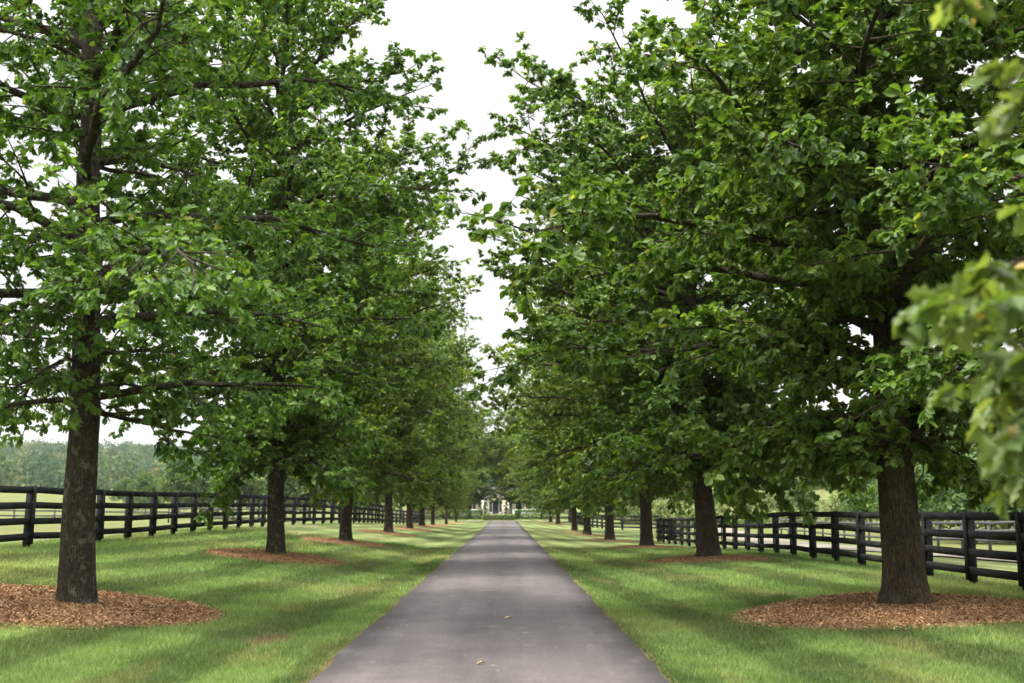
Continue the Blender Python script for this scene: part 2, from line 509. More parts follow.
def grow(a, b, s0, k):
    v = [a]; s = s0
    while v[-1] < b: v.append(v[-1]+s); s *= k
    return v
xr = list(np.arange(-15, 15.01, 0.25))
px = grow(15.3, 2600, 0.4, 1.07)
xs = np.array([-p for p in px[::-1]] + xr + px)
ys = np.array([-120, -60, -35, -25] + list(np.arange(-20, 60, 0.5)) + list(np.arange(60, 215, 1.0)) + grow(215, 3200, 1.5, 1.05))
X, Y = np.meshgrid(xs, ys)
Z = ground(X, Y)
under = (np.abs(X-XC) < HW-0.12) & (Y < 154) & (Y > -40)
Z = np.where(under, Z-0.08, Z)
lane = (np.abs(Y-156.5) < 2.0) & (np.abs(X) < 15)
Z = np.where(lane, Z-0.0, Z)
nx, ny = len(xs), len(ys)
I = (np.arange(ny-1)[:, None]*nx + np.arange(nx-1)[None, :])
F = np.stack([I, I+1, I+nx+1, I+nx], -1).reshape(-1, 4)
gme = mesh_np("ground", np.stack([X, Y, Z], -1).reshape(-1, 3), F, M['lawn'], True)
tag(link("ground", gme), kind='structure')

# the drive
rng = np.random.RandomState(7)
ry = np.arange(-30, 154.6, 0.5)
u = np.array([-1, -.985, -.8, -.5, -.2, 0, .2, .5, .8, .985, 1])
el = HW + 0.022*np.sin(ry*.9) + 0.016*np.sin(ry*2.3+1) + 0.016*rng.randn(len(ry))
er = HW + 0.022*np.sin(ry*.8+2) + 0.016*np.sin(ry*2.9) + 0.016*rng.randn(len(ry))
VX = np.where(u[None, :] < 0, u[None, :]*el[:, None], u[None, :]*er[:, None]) + XC
VY = np.repeat(ry[:, None], len(u), 1)
base = ground(np.zeros_like(ry)+XC, ry)[:, None]
VZ = base + 0.03 + 0.035*(1-u[None, :]**2)
VZ[:, 0] = VZ[:, 0]-0.1; VZ[:, -1] -= 0.1
k = len(u)
I = (np.arange(len(ry)-1)[:, None]*k + np.arange(k-1)[None, :])
F = np.stack([I, I+1, I+k+1, I+k], -1).reshape(-1, 4)
tag(link("driveway", mesh_np("driveway", np.stack([VX, VY, VZ], -1).reshape(-1, 3), F, M['asphalt'], True)), kind='structure')

def strip(name, pts, width, mat, dz):
    pts = np.asarray(pts, dtype=float)
    seg = np.concatenate([[0], np.cumsum(np.linalg.norm(np.diff(pts, axis=0), axis=1))])
    s = np.arange(0, seg[-1], 1.0)
    px_ = np.interp(s, seg, pts[:, 0]); py_ = np.interp(s, seg, pts[:, 1])
    tx = np.gradient(px_); ty = np.gradient(py_); L = np.hypot(tx, ty); tx /= L; ty /= L
    w = np.linspace(-.5, .5, 7)
    wob = 1 + 0.06*np.sin(s*0.7)[:, None]
    GX = px_[:, None] - ty[:, None]*w*width*wob; GY = py_[:, None] + tx[:, None]*w*width*wob
    GZ = ground(GX, GY)+dz
    kk = len(w)
    I = (np.arange(len(s)-1)[:, None]*kk + np.arange(kk-1)[None, :])
    F = np.stack([I, I+1, I+kk+1, I+kk], -1).reshape(-1, 4)
    o = link(name, mesh_np(name, np.stack([GX, GY, GZ], -1).reshape(-1, 3), F, mat, True))
    return tag(o, kind='structure')
strip("gravel_lane", [(-16, 156.6), (13, 156.6)], 3.2, M['gravel'], 0.05)
strip("gravel_path", [(17.5, 14), (17.0, 40), (17.5, 80), (22, 130), (24, 160)], 4.0, M['gravel'], 0.05)

# ------------------------------------------------------------------ trees
def nrm(a): return a/(np.linalg.norm(a, axis=-1, keepdims=True)+1e-9)
UP = np.array([0, 0, 1.0])

LEAF_LOBED = [(0.0, 0.0), (0.10, 0.05), (0.24, 0.20), (0.33, 0.12), (0.48, 0.34), (0.60, 0.17), (0.76, 0.28), (0.86, 0.11), (1.0, 0.0)]
LEAF_OVATE = [(0.0, 0.0), (0.18, 0.10), (0.40, 0.24), (0.62, 0.31), (0.82, 0.21), (1.0, 0.0)]
LEAF_MID = [(0.0, 0.0), (0.35, 0.24), (0.70, 0.27), (1.0, 0.0)]
LEAF_QUAD = None

def leaves_mesh(name, P, D, Nn, size, tint, shape, mat):
    n = len(P)
    D = nrm(D); S = nrm(np.cross(D, Nn)); Nn = np.cross(S, D)
    if shape is None:
        w = 0.30
        off = [(0, 0, 0), (0.5, w, 0.06), (1.0, 0, -0.1), (0.5, -w, 0.06)]
        V = np.stack([P + size[:, None]*(a*D + b*S + c*Nn) for a, b, c in off], 1)
        F = np.arange(n*4).reshape(n, 4)
        return mesh_np(name, V.reshape(-1, 3), F, mat, False, tint)
    k = len(shape); vs = []
    for (a, b) in shape:
        vs.append(P + size[:, None]*(a*D + b*S + (0.35*b-0.22*a*a)*Nn))
    for (a, b) in shape[1:-1]:
        vs.append(P + size[:, None]*(a*D - b*S + (0.35*b-0.22*a*a)*Nn))
    V = np.stack(vs, 1); m = V.shape[1]
    base = np.arange(n)[:, None]*m
    right = list(range(k))
    left = [0] + list(range(k, k+k-2)) + [k-1]
    Fr = base + np.array(right[::-1])[None, :]
    Fl = base + np.array(left)[None, :]
    F = np.concatenate([Fr, Fl]); tt = np.concatenate([tint, tint])
    return mesh_np(name, V.reshape(-1, 3), F, mat, False, tt)

def rot_z(v, a):
    c, s = np.cos(a), np.sin(a)
    return np.stack([v[..., 0]*c - v[..., 1]*s, v[..., 0]*s + v[..., 1]*c, v[..., 2]], -1)

class Grower:
    def __init__(self, seed, H, Rad, base, r0, nscaf, prof, flare=.30, twig_sp=0.2, per=11, reject=None, extra=None, leaf=0.15, sec=2.4, tilt=(8, 62), droop=1.0, inner=34):
        r = self.r = np.random.RandomState(seed)
        self.H = H
        n = 44
        hz = np.concatenate([[-.35, -.1, 0, .06, .13, .22, .35, .5, .75], np.linspace(1.05, H*.94, n-9)])
        wob = np.cumsum(r.randn(n, 2)*0.035, 0)*np.clip(hz/4, 0, 1)[:, None]
        wob -= wob[2]
        self.tp = np.column_stack([wob, hz])
        self.tr = np.maximum(r0*np.clip(1-hz/H, 0, 1)**0.85, 0.018)*(1 + flare*np.exp(-np.clip(hz, 0, None)/.20) + .10*np.exp(-np.clip(hz, 0, None)/1.0))
        self.scaf = []; self.secs = []; self.twigs = []
        px, py = [p[0] for p in prof], [p[1] for p in prof]
        self.twP = []; self.twD = []; self.twL = []; self.twT = []
        self.twig_sp = twig_sp; self.sec = sec; self.reject = reject
        for i in range(nscaf):
            f = (i + r.uniform(0, .7))/nscaf
            h = base + (H*.93-base)*f**0.92
            az = i*2.39996 + r.normal(0, .35)
            L = Rad*np.interp(f, px, py)*r.uniform(.80, 1.12)
            e0 = R(tilt[0] + (tilt[1]-tilt[0])*f + r.normal(0, 6)) + R(14)*(1-f)
            e1 = R(-10*droop + 62*f + r.normal(0, 7))
            self.scaffold(h, az, L, e0, e1)
        for i in range(inner):                      # short leafy shoots close to the trunk
            h = base*.98 + (H*.55-base)*((i+r.uniform(0, .8))/inner)**1.5
            self.scaffold(h, i*2.39996+1.1+r.normal(0, .4), r.uniform(.9, 2.6), R(r.normal(12, 12)), R(r.normal(-28, 16)))
        # leader
        self.branch_children(self.tp[-7:], 1.6, 0.0)
        if extra:
            for args in extra: self.scaffold(*args, force=True)
        self.finish(per, leaf)

    def trunk_at(self, h):
        return np.array([np.interp(h, self.tp[:, 2], self.tp[:, 0]), np.interp(h, self.tp[:, 2], self.tp[:, 1]), h])

    def scaffold(self, h, az, L, e0, e1, tip=None, force=False):
        r = self.r
        m = 10
        s = np.linspace(0, 1, m)
        el = e0 + (e1-e0)*s**0.8 + r.normal(0, .10, m)
        a = az + np.cumsum(r.normal(0, .09, m))
        step = L/(m-1)/max(np.cos((e0+e1)/2), .45)
        d = np.stack([np.cos(el)*np.cos(a), np.cos(el)*np.sin(a), np.sin(el)], -1)*step
        P = np.vstack([np.zeros((1, 3)), np.cumsum(d[:-1], 0)]) + self.trunk_at(h)
        if tip is not None: P = P + (np.asarray(tip)-P[-1])*s[:, None]
        if self.reject is not None and not force and self.reject(P): return
        rb = min(.012+.0118*L, .75*np.interp(h, self.tp[:, 2], self.tr))
        rad = rb*(1-s)**.75 + .008
        self.scaf.append((P, rad))
        self.branch_children(P, L, .07, force)

    def branch_children(self, P, L, s0, force=False):
        r = self.r
        m = len(P)
        ns = int(L*self.sec*(1.6 if force else 1))+3
        ss = np.clip(s0 + (1-s0)*((np.arange(ns)+r.uniform(0, .6, ns))/ns)**.85, 0, .995)
        ss[-1] = 1.0
        for j, s in enumerate(ss):
            q = s*(m-1); i = min(int(q), m-2); t = q-i
            p = P[i]*(1-t) + P[i+1]*t
            T = nrm(P[i+1]-P[i])
            ang = (1 if j % 2 else -1)*r.uniform(.55, 1.25) if s < .97 else r.normal(0, .2)
            d = rot_z(T, ang); d[2] += r.normal(.0, .48); d = nrm(d)
            l = (.27*L*(1-.62*s)+.38)*r.uniform(.65, 1.25)*(.62 if force else 1)
            k = 5
            pts = [p]; dd = d.copy()
            for _ in range(k-1):
                dd = nrm(dd + r.normal(0, .16, 3) + np.array([0, 0, -.02]))
                pts.append(pts[-1]+dd*l/(k-1))
            pts = np.array(pts)
            if self.reject is not None and not force and self.reject(pts): continue
            rs = (.006+.0085*l)
            self.secs.append((pts, rs*np.linspace(1, .35, k)))
            nt_ = int(l/self.twig_sp)+2
            st = np.clip(.12+.88*((np.arange(nt_)+r.uniform(0, .8, nt_))/nt_), 0, 1)
            st[-1] = 1
            qi = st*(k-1); ii = np.minimum(qi.astype(int), k-2); tt = (qi-ii)[:, None]
            tp = pts[ii]*(1-tt)+pts[ii+1]*tt
            td = nrm(pts[ii+1]-pts[ii])
            a = np.where(np.arange(nt_) % 2, 1, -1)*r.uniform(.35, 1.25, nt_)
            c, s_ = np.cos(a), np.sin(a)
            td = np.stack([td[:, 0]*c-td[:, 1]*s_, td[:, 0]*s_+td[:, 1]*c, td[:, 2]+r.normal(.06, .50, nt_)], -1)
            self.twP.append(tp); self.twD.append(nrm(td)); self.twL.append(r.uniform(.16, .44, nt_))
            self.twT.append(np.full(nt_, r.normal(0, .12))+r.normal(0, .09, nt_))

    def finish(self, per, leaf):
        r = self.r
        P = np.concatenate(self.twP); D = np.concatenate(self.twD); L = np.concatenate(self.twL); T = np.concatenate(self.twT)
        self.P, self.D, self.L = P, D, L
        n = len(P)
        q = r.poisson(per, n)
        idx = np.repeat(np.arange(n), q); k = len(idx)
        u = r.uniform(.15, 1.08, k)**.5
        pos = P[idx] + D[idx]*(L[idx]*u)[:, None]
        a = r.uniform(0, 2*np.pi, k)
        rad = np.stack([np.cos(a), np.sin(a), r.normal(-.48, .42, k)], -1)
        d = nrm(D[idx]*.75 + rad)
        nn = nrm(UP[None, :]*.8 + r.normal(0, .58, (k, 3)) + .35*D[idx])
        self.lp, self.ld, self.ln = pos, d, nn
        self.ls = leaf*np.clip(r.normal(1, .28, k), .4, 1.7)
        self.lt = np.clip(r.normal(.45, .20, k) + T[idx], 0, .96)
        self.lt = np.where(r.uniform(0, 1, k) > .994, 1.0, np.minimum(self.lt, .96))

    def trunk_mesh(self, name, mat, sides=28, flute=.10, seed=0):
        r = np.random.RandomState(seed+50)
        th = np.linspace(0, 2*np.pi, sides, endpoint=False)
        hz = self.tp[:, 2][:, None]
        lob = np.zeros((1, sides))
        for k in (3, 5, 7): lob = lob + np.cos(k*th + r.uniform(0, 6.28))[None, :]/k
        rm = 1 + flute*1.6*lob*np.exp(-np.clip(hz, 0, None)/.55) + .022*np.cos(9*th+hz*.8)[None, :].reshape(len(self.tp), sides) + r.normal(0, .012, (len(self.tp), sides))
        mb = MB(); mb.tube(self.tp, self.tr, sides, True, rm)
        return mb.mesh(name, mat, True)

    def branch_mesh(self, name, mat, twigs=True):
        mb = MB()
        for P, rad in self.scaf: mb.tube(P, rad, 8, False)
        for P, rad in self.secs: mb.tube(P, rad, 4, False)
        if twigs:
            P, D, L = self.P, self.D, self.L
            S = nrm(np.cross(D, UP)); B = np.cross(S, D); n = len(P)
            w = .0045
            v = np.stack([P+S*w, P-S*w*.5+B*w, P-S*w*.5-B*w, P+D*L[:, None]], 1).reshape(-1, 3)
            i = np.arange(n)[:, None]*4
            t = np.concatenate([i+np.array([[0, 1, 3]]), i+np.array([[1, 2, 3]]), i+np.array([[2, 0, 3]])])
            mb.add(v, None, t)
        return mb.mesh(name, mat, True)

PROF_CONE = [(0, .80), (.12, 1.0), (.35, .95), (.55, .80), (.8, .48), (1, .14)]
PROF_R1 = [(0, .84), (.12, 1.0), (.22, .92), (.33, .68), (.45, .54), (.6, .48), (.8, .38), (1, .14)]
PROF_L2 = [(0, .72), (.15, .95), (.4, 1.0), (.65, .84), (.85, .55), (1, .2)]
PROF_R2 = [(0, .72), (.15, .95), (.4, 1.02), (.65, 1.0), (.85, .78), (1, .32)]
PROF_ROUND = [(0, .72), (.15, .95), (.4, 1.05), (.65, .92), (.85, .58), (1, .2)]

def plant(g, name, loc, leafshape, lmat, bark, twigs=True, seed=0, flute=.10):
    root = empty(name, loc)
    link("trunk", g.trunk_mesh("trunk", bark, seed=seed, flute=flute), root)
    link("branches", g.branch_mesh("branches", bark, twigs), root)
    link("crown", leaves_mesh("crown", g.lp, g.ld, g.ln, g.ls, g.lt, leafshape, lmat), root)
    return root

def copy_tree(o, loc, rz=0.0, s=1.0, sz=None):
    c = o.copy(); COL.objects.link(c)
    c.location = loc; c.rotation_euler = (0, 0, rz); c.scale = (s, s, sz or s)
    for ch in list(o.children):
        d = ch.copy(); COL.objects.link(d); d.parent = c
    return c

GROUP_L = "oaks in the left row of the avenue"
GROUP_R = "oaks in the right row of the avenue"
GROUP_ML = "mulch rings round the left oaks"
GROUP_MR = "mulch rings round the right oaks"
ORD = ["first", "second", "third", "fourth", "fifth", "sixth", "seventh", "eighth", "ninth", "tenth"]

left = [(-6.4, 17.6), (-6.5, 33.2), (-6.5, 47.6), (-6.5, 65), (-6.5, 79.5), (-6.5, 91), (-6.5, 105), (-6.5, 129), (-6.2, 148)]
right = [(6.2, 18.1), (6.3, 36), (6.3, 51.7), (6.3, 70), (6.3, 89), (6.3, 105), (6.3, 138), (6.0, 152)]

gL1 = Grower(11, 18.0, 5.6, 3.0, .250, 46, PROF_CONE, .25, .215, 15, leaf=.118, sec=3.1, tilt=(0, 60), droop=2.0, inner=20)
gR1 = Grower(23, 17.5, 6.3, 2.5, .305, 66, PROF_R1, .46, .185, 21, leaf=.132, sec=3.1, tilt=(-2, 58), droop=2.2)
gL2 = Grower(31, 18.2, 5.4, 2.6, .24, 56, PROF_L2, .28, .20, 17, leaf=.145, sec=3.0, tilt=(-2, 60), droop=2.2)
gR2 = Grower(47, 14.5, 6.1, 2.7, .33, 64, PROF_R2, .30, .18, 20, leaf=.15, sec=3.0, tilt=(-2, 60), droop=2.0)
gA = Grower(53, 16.3, 4.8, 2.7, .24, 54, PROF_ROUND, .30, .20, 13, leaf=.19, sec=2.8, tilt=(-2, 60), droop=2.0)
gB = Grower(67, 15.8, 6.3, 2.8, .27, 52, PROF_ROUND, .30, .20, 13, leaf=.19, sec=2.8, tilt=(-2, 60), droop=2.0)

def at(p, dz=0.0): return (p[0], p[1], gz(*p)+dz)
L1 = plant(gL1, "oak_tree", at(left[0]), LEAF_LOBED, M['leaf'], M['bark'], True, 1, .10)
R1 = plant(gR1, "oak_tree", at(right[0]), LEAF_OVATE, M['leaf'], M['bark_brown'], True, 2, .17)
L2 = plant(gL2, "oak_tree", at(left[1]), LEAF_MID, M['leaf'], M['bark'], True, 3)
R2 = plant(gR2, "oak_tree", at(right[1]), LEAF_MID, M['leaf'], M['bark_brown'], True, 4)
tA = plant(gA, "oak_tree", at(left[2]), None, M['leaf_b'], M['bark'], False, 5)
tB = plant(gB, "oak_tree", at(right[2]), None, M['leaf_b'], M['bark_brown'], False, 6)
L1.rotation_euler = (0, R(-1.6), 0)
tag(L1, "large leafy oak nearest the camera on the left, thick dark trunk with pale lichen patches", "tree", GROUP_L)
tag(R1, "large dense oak nearest on the right, its fluted brown trunk in a wide mulch ring", "tree", GROUP_R)
tag(L2, "second oak from the front in the left row, its low boughs hanging over the fence", "tree", GROUP_L)
tag(R2, "second oak from the front in the right row, its crown leaning over the drive", "tree", GROUP_R)
tag(tA, "third oak from the front in the left row beside the asphalt drive", "tree", GROUP_L)
tag(tB, "third oak from the front in the right row beside the asphalt drive", "tree", GROUP_R)
rr = random.Random(5)
for i in range(3, len(left)):
    src = tA if i % 2 else tB
    zsc = [1.0, .97, .98, .92, .74, .70][i-3]
    o = copy_tree(src, at(left[i]), rr.uniform(0, 6.28), (1.0 if src is tA else .80)*zsc*(.97 if i < 6 else .85), zsc)
    last = i == len(left)-1
    tag(o, "last oak of the left row, close to the hedges in front of the house" if last else "%s oak from the front in the left row beside the asphalt drive" % ORD[i], "tree", GROUP_L)
for i in range(3, len(right)):
    src = tB if i % 2 else tA
    zsc = [1.0, .98, .96, .86, .82][i-3]
    o = copy_tree(src, at(right[i]), rr.uniform(0, 6.28), (1.0 if src is tB else 1.2)*zsc, zsc)
    last = i == len(right)-1
    tag(o, "last oak of the right row, close to the hedges in front of the house" if last else "%s oak from the front in the right row beside the asphalt drive" % ORD[i], "tree", GROUP_R)

# the oak beside the camera whose boughs reach into the right edge of the view
R0 = np.array([6.6, 2.6, gz(6.6, 2.6)])
def reject0(P):
    w = P + R0
    y = np.maximum(w[:, 1], .3)
    uu = 505+1150*w[:, 0]/y; vv = 509-1150*(w[:, 2]-1.7)/y
    m = 340/y
    return bool(np.any((w[:, 1] > .3) & (uu < 1024+m) & (vv > -m)) or np.any((np.hypot(w[:, 0], w[:, 1]) < 2.2) & (w[:, 2] < 5)))
def aim(tip, h):
    d = np.array(tip) - (R0 + np.array([0, 0, h]))
    return h, math.atan2(d[1], d[0]), math.hypot(d[0], d[1]), math.atan2(d[2], math.hypot(d[0], d[1]))
near_ex = []
for tip, hh in (((1.92, 4.6, 2.70), 3.0), ((1.89, 4.4, 2.38), 2.8), ((2.05, 4.8, 2.36), 2.85), ((2.28, 5.2, 2.65), 3.2), ((1.88, 4.2, 2.2), 2.9),
                ((2.17, 5.0, 2.32), 2.9), ((2.04, 5.0, 2.42), 3.1), ((2.1, 4.7, 2.85), 3.4), ((1.77, 4.2, 3.52), 4.4), ((1.76, 4.0, 3.26), 4.3), ((1.62, 3.7, 3.40), 4.2)):
    tip = (tip[0]+(.46 if tip[2] < 3 else .57), tip[1], tip[2]+(.08 if tip[2] < 3 else .24))
    near_ex.append((*aim(tip, hh), aim(tip, hh)[3]-.1, np.array(tip)-R0))
g0 = Grower(71, 15.5, 4.6, 2.6, .33, 40, PROF_CONE, .30, .15, 15, reject=reject0, leaf=.118, tilt=(4, 60), extra=near_ex)
t0 = plant(g0, "oak_tree", tuple(R0), LEAF_LOBED, M['leaf_near'], M['bark_brown'], True, 7)
tag(t0, "oak standing just outside the view whose blurred pale leaves hang in from the right edge", "tree", GROUP_R)

# mulch rings
def mulch(p, rx, ry_, chips, label, group, seed):
    r = np.random.RandomState(seed)
    nr, na = 14, 64
    th = np.linspace(0, 2*np.pi, na, endpoint=False)
    edge = 1 + .05*np.sin(3*th+r.uniform(0, 6)) + .035*np.sin(7*th+r.uniform(0, 6)) + .02*r.randn(na)
    rho = np.linspace(0, 1, nr)[:, None]
    Xl = rx*rho*edge*np.cos(th); Yl = ry_*rho*edge*np.sin(th)
    cz = gz(*p)
    Zl = ground(Xl+p[0], Yl+p[1]) - cz + .09*(1-rho**3) - .012 + r.normal(0, .010, (nr, na))*(rho < .99)
    v = np.stack([Xl, Yl, Zl], -1).reshape(-1, 3)
    I = np.arange(nr-1)[:, None]*na; j = np.arange(na)[None, :]; kk = (j+1) % na
    q = np.stack([I+j, I+kk, I+na+kk, I+na+j], -1).reshape(-1, 4)
    tint = np.full(len(q), .42)
    if chips:
        rad = np.sqrt(r.uniform(0.01, 1.06, chips)) + np.abs(r.normal(0, .035, chips))*(r.uniform(0, 1, chips) > .8); a = r.uniform(0, 2*np.pi, chips)
        cx = rx*rad*np.cos(a); cy = ry_*rad*np.sin(a)
        c = np.stack([cx, cy, ground(cx+p[0], cy+p[1]) - cz + .09*np.clip(1-rad**3, 0, 1) + r.uniform(0, .03, chips)], -1)
        b = r.uniform(0, 6.28, chips)
        d = nrm(np.stack([np.cos(b), np.sin(b), r.normal(0, .45, chips)], -1))
        s = nrm(np.cross(d, nrm(UP+r.normal(0, .5, (chips, 3)))))
        l = r.uniform(.008, .034, chips)[:, None]*r.uniform(.5, 1, chips)[:, None]; w = r.uniform(.004, .011, chips)[:, None]
        cv = np.stack([c-d*l-s*w, c+d*l-s*w, c+d*l+s*w, c-d*l+s*w], 1).reshape(-1, 3)
        q = np.concatenate([q, len(v)+np.arange(chips*4).reshape(-1, 4)])
        v = np.concatenate([v, cv]); tint = np.concatenate([tint, np.clip(r.normal(.5, .28, chips), 0, 1)])
    o = link("mulch_ring", mesh_np("mulch_ring", v, q, M['mulch'], False, tint), None, (p[0], p[1], cz))
    tag(o, label, "mulch bed", group)
for i, p in enumerate(left):
    lab = "wide ring of reddish brown bark mulch round the nearest left oak" if i == 0 else "ring of bark mulch round the %s oak of the left row" % (ORD[i] if i < len(left)-1 else "last")
    mulch((p[0]-.35*(i == 0), p[1]), [2.40, 1.95, 1.9, 1.7][min(i, 3)], [2.6, 2.2, 2.2, 1.8][min(i, 3)], [36000, 12000, 3000, 800][min(i, 3)], lab, GROUP_ML, i)
for i, p in enumerate(right):
    lab = "wide ring of reddish brown bark mulch round the nearest right oak" if i == 0 else "ring of bark mulch round the %s oak of the right row" % (ORD[i] if i < len(right)-1 else "last")
    mulch(p, [2.62, 2.0, 1.9, 1.7][min(i, 3)], [2.6, 2.2, 2.2, 1.8][min(i, 3)], [36000, 12000, 3000, 800][min(i, 3)], lab, GROUP_MR, 20+i)

# ------------------------------------------------------------------ fences
def fence(path, label, side, spacing=2.44, rails=4, H=1.45, group=None, mat=None, post_w=.135, batten=True, name="rail_fence", kids=True):
    """side: +1 boards on the right of the walking direction, -1 on the left"""
    mat = mat or M['fence']
    r = np.random.RandomState(int(abs(path[0][0]*10))+int(path[0][1]))
    path = np.asarray(path, dtype=float)
    seg = np.concatenate([[0], np.cumsum(np.linalg.norm(np.diff(path, axis=0), axis=1))])
    s = np.arange(0, seg[-1]+.01, spacing)
    px_ = np.interp(s, seg, path[:, 0]); py_ = np.interp(s, seg, path[:, 1])
    gzv = ground(px_, py_)
    root = empty(name, (px_[0], py_[0], gzv[0]))
    o0 = np.array([px_[0], py_[0], gzv[0]])
    tx = np.gradient(px_); ty = np.gradient(py_); LL = np.hypot(tx, ty); tx /= LL; ty /= LL
    nxv = ty*side; nyv = -tx*side
    def slab(mb, c, along, nor, a, b, z0, z1):
        c = np.asarray(c); al = np.array([along[0], along[1], 0]); no = np.array([nor[0], nor[1], 0])
        v = [c + al*sa + no*sb + UP*z for z in (z0, z1) for sb in (-b, b) for sa in (-a, a)]
        mb.add(v, [(0, 2, 3, 1), (4, 5, 7, 6), (0, 1, 5, 4), (2, 6, 7, 3), (0, 4, 6, 2), (1, 3, 7, 5)])
    allp = MB()
    for i in range(len(s)):
        mb = MB() if kids else allp
        c = np.array([px_[i], py_[i], gzv[i]])-o0
        lean = r.normal(0, .012, 2)
        h = H + r.uniform(.0, .02)
        slab(mb, c, (tx[i], ty[i]), (nxv[i], nyv[i]), post_w/2, post_w/2, -.2, h)
        if batten:
            slab(mb, c + np.array([nxv[i], nyv[i], 0])*(post_w/2+.030+.0125+.006), (tx[i], ty[i]), (nxv[i], nyv[i]), .072, .0125, .10+r.uniform(-.03, .04), h-.015)
        v = np.concatenate(mb.v) if kids else None
        if kids:
            v[:, 0] += (v[:, 2]-c[2])*lean[0]; v[:, 1] += (v[:, 2]-c[2])*lean[1]
            mb.v = [v]
            link("post", mb.mesh("post", mat), root)
    if not kids: link("posts", allp.mesh("posts", mat), root)
    if rails == 4: zs = [(.20, .36), (.56, .72), (.925, 1.085), (1.29, 1.45)]
    else: zs = [(.45, .58), (.85, .98), (1.2, 1.33)]
    for (z0, z1) in zs:
        mb = MB()
        for i in range(len(s)-1):
            a = np.array([px_[i], py_[i], gzv[i]])-o0; b = np.array([px_[i+1], py_[i+1], gzv[i+1]])-o0
            j0, j1 = r.uniform(-.014, .014, 2)
            no = np.array([nxv[i], nyv[i], 0.0]); t = nrm(b-a)
            a = a + t*.003; b = b - t*.003
            k = post_w/2+.003
            v = []
            for (p, j) in ((a, j0), (b, j1)):
                for (d, zz) in ((k, z0), (k+.026, z0), (k+.026, z1), (k, z1)):
                    v.append(p + no*d + UP*(zz+j))
            mb.add(v, [(0, 1, 2, 3), (7, 6, 5, 4), (0, 4, 5, 1), (1, 5, 6, 2), (2, 6, 7, 3), (3, 7, 4, 0)])
        link("rail", mb.mesh("rail", mat), root)
    tag(root, label, "fence", group)
    return root

fyl = 27.8-2.44*6
fence([(-11.38, fyl), (-11.38, 60), (-10.2, 80), (-10.1, 100), (-11.0, 112), (-10.2, 126), (-10, 140)],
      "long black four board fence running behind the left row of oaks", 1)
fence([(9.57, 21.43-2.44*3), (9.57, 74), (12.4, 80)], "black four board fence behind the nearest right oaks", -1)
fence([(15.0, 112), (10.4, 117), (9.3, 126), (8.6, 158)], "black board fence farther off behind the right row, turning towards the drive", -1)
fence([(21.5, 18), (21.2, 60), (23, 100)], "thin grey paddock fence beyond the gravel path on the right", -1, 3.0, 3, 1.35, None, M['fence_far'], .11, False)
fence([(-42, 92), (-16, 104)], "distant low grey rail fence across the left pasture", 1, 3.0, 3, 1.3, None, M['fence_far'], .12, False)

# ------------------------------------------------------------------ grass on the near lawn
def grass_blades():
    r = np.random.RandomState(99)
    n = 620000
    y = 9.3*(52/9.3)**r.uniform(0, 1, n)
    x = r.uniform(-.47, .47, n)*y
    keep = (np.abs(x-XC) > HW+.045+.05*vnoise(x, y, 1.6, 44)+r.normal(0, .05, n)) & (x > -13) & (x < 11.5)
    for (p, rx, ry_) in ((left[0], 2.5, 2.5), (left[1], 1.9, 2.1), (right[0], 2.55, 2.5), (right[1], 1.95, 2.1), (left[2], 1.8, 2.1), (right[2], 1.8, 2.1)):
        cx = p[0]-.35*(p == left[0])
        keep &= ((x-cx)/rx)**2+((y-p[1])/ry_)**2 > 1+r.normal(0, .06, n)
    keep &= ~((((x+3.15)/.30)**2+((y-15.9)/.9)**2 < 1) & (r.uniform(0, 1, n) < .7))
    x, y = x[keep], y[keep]; n = len(x)
    z = ground(x, y)
    cl = .5+.5*vnoise(x, y, 2.4, 21)
    h = r.uniform(.028, .065, n)*(1+.35*cl)*(1+y/90)
    edge = np.abs(x-XC) < HW+.25
    h = np.where(edge, h*.85, h)
    w = .0030*(1+y/16)*r.uniform(.7, 1.3, n)
    a = r.uniform(0, 2*np.pi, n)
    lean = r.uniform(.15, .9, n)
    b = r.uniform(0, 2*np.pi, n)
    P = np.stack([x, y, z-.01], -1)
    S = np.stack([np.cos(a), np.sin(a), np.zeros(n)], -1)*w[:, None]
    T = np.stack([np.cos(b)*lean*h, np.sin(b)*lean*h, h], -1)
    V = np.stack([P-S, P+S, P+T], 1).reshape(-1, 3)
    tint = np.clip(r.normal(.42, .2, n)+(r.uniform(0, 1, n) > .97)*.5, 0, 1)
    o = link("grass", mesh_np("grass", V, np.arange(n*3).reshape(-1, 3), M['blade'], False, tint))
    tag(o, "short mown green lawn grass either side of the drive", "grass", kind='stuff')
grass_blades()

# fallen leaves on the asphalt
r = random.Random(3)
spots = [(-.2, 12.6), (.1, 17.8)]
for i, (x, y) in enumerate(spots):
    s = r.uniform(.05, .09); a = r.uniform(0, 6.28)
    P = np.array([[0., 0, 0]]); D = np.array([[math.cos(a), math.sin(a), .05]]); Nn = np.array([[.1, .1, 1.0]])
    me = leaves_mesh("fallen_leaf", P, D, Nn, np.array([s*1.8]), np.array([.5]), LEAF_LOBED, M['dead_leaf'])
    ux = (x-XC)/HW
    o = link("fallen_leaf", me, None, (x, y, .03+.035*(1-ux*ux)+.025))
    tag(o, "small dry tan leaf lying on the asphalt drive", "leaf", "dry leaves fallen on the drive")

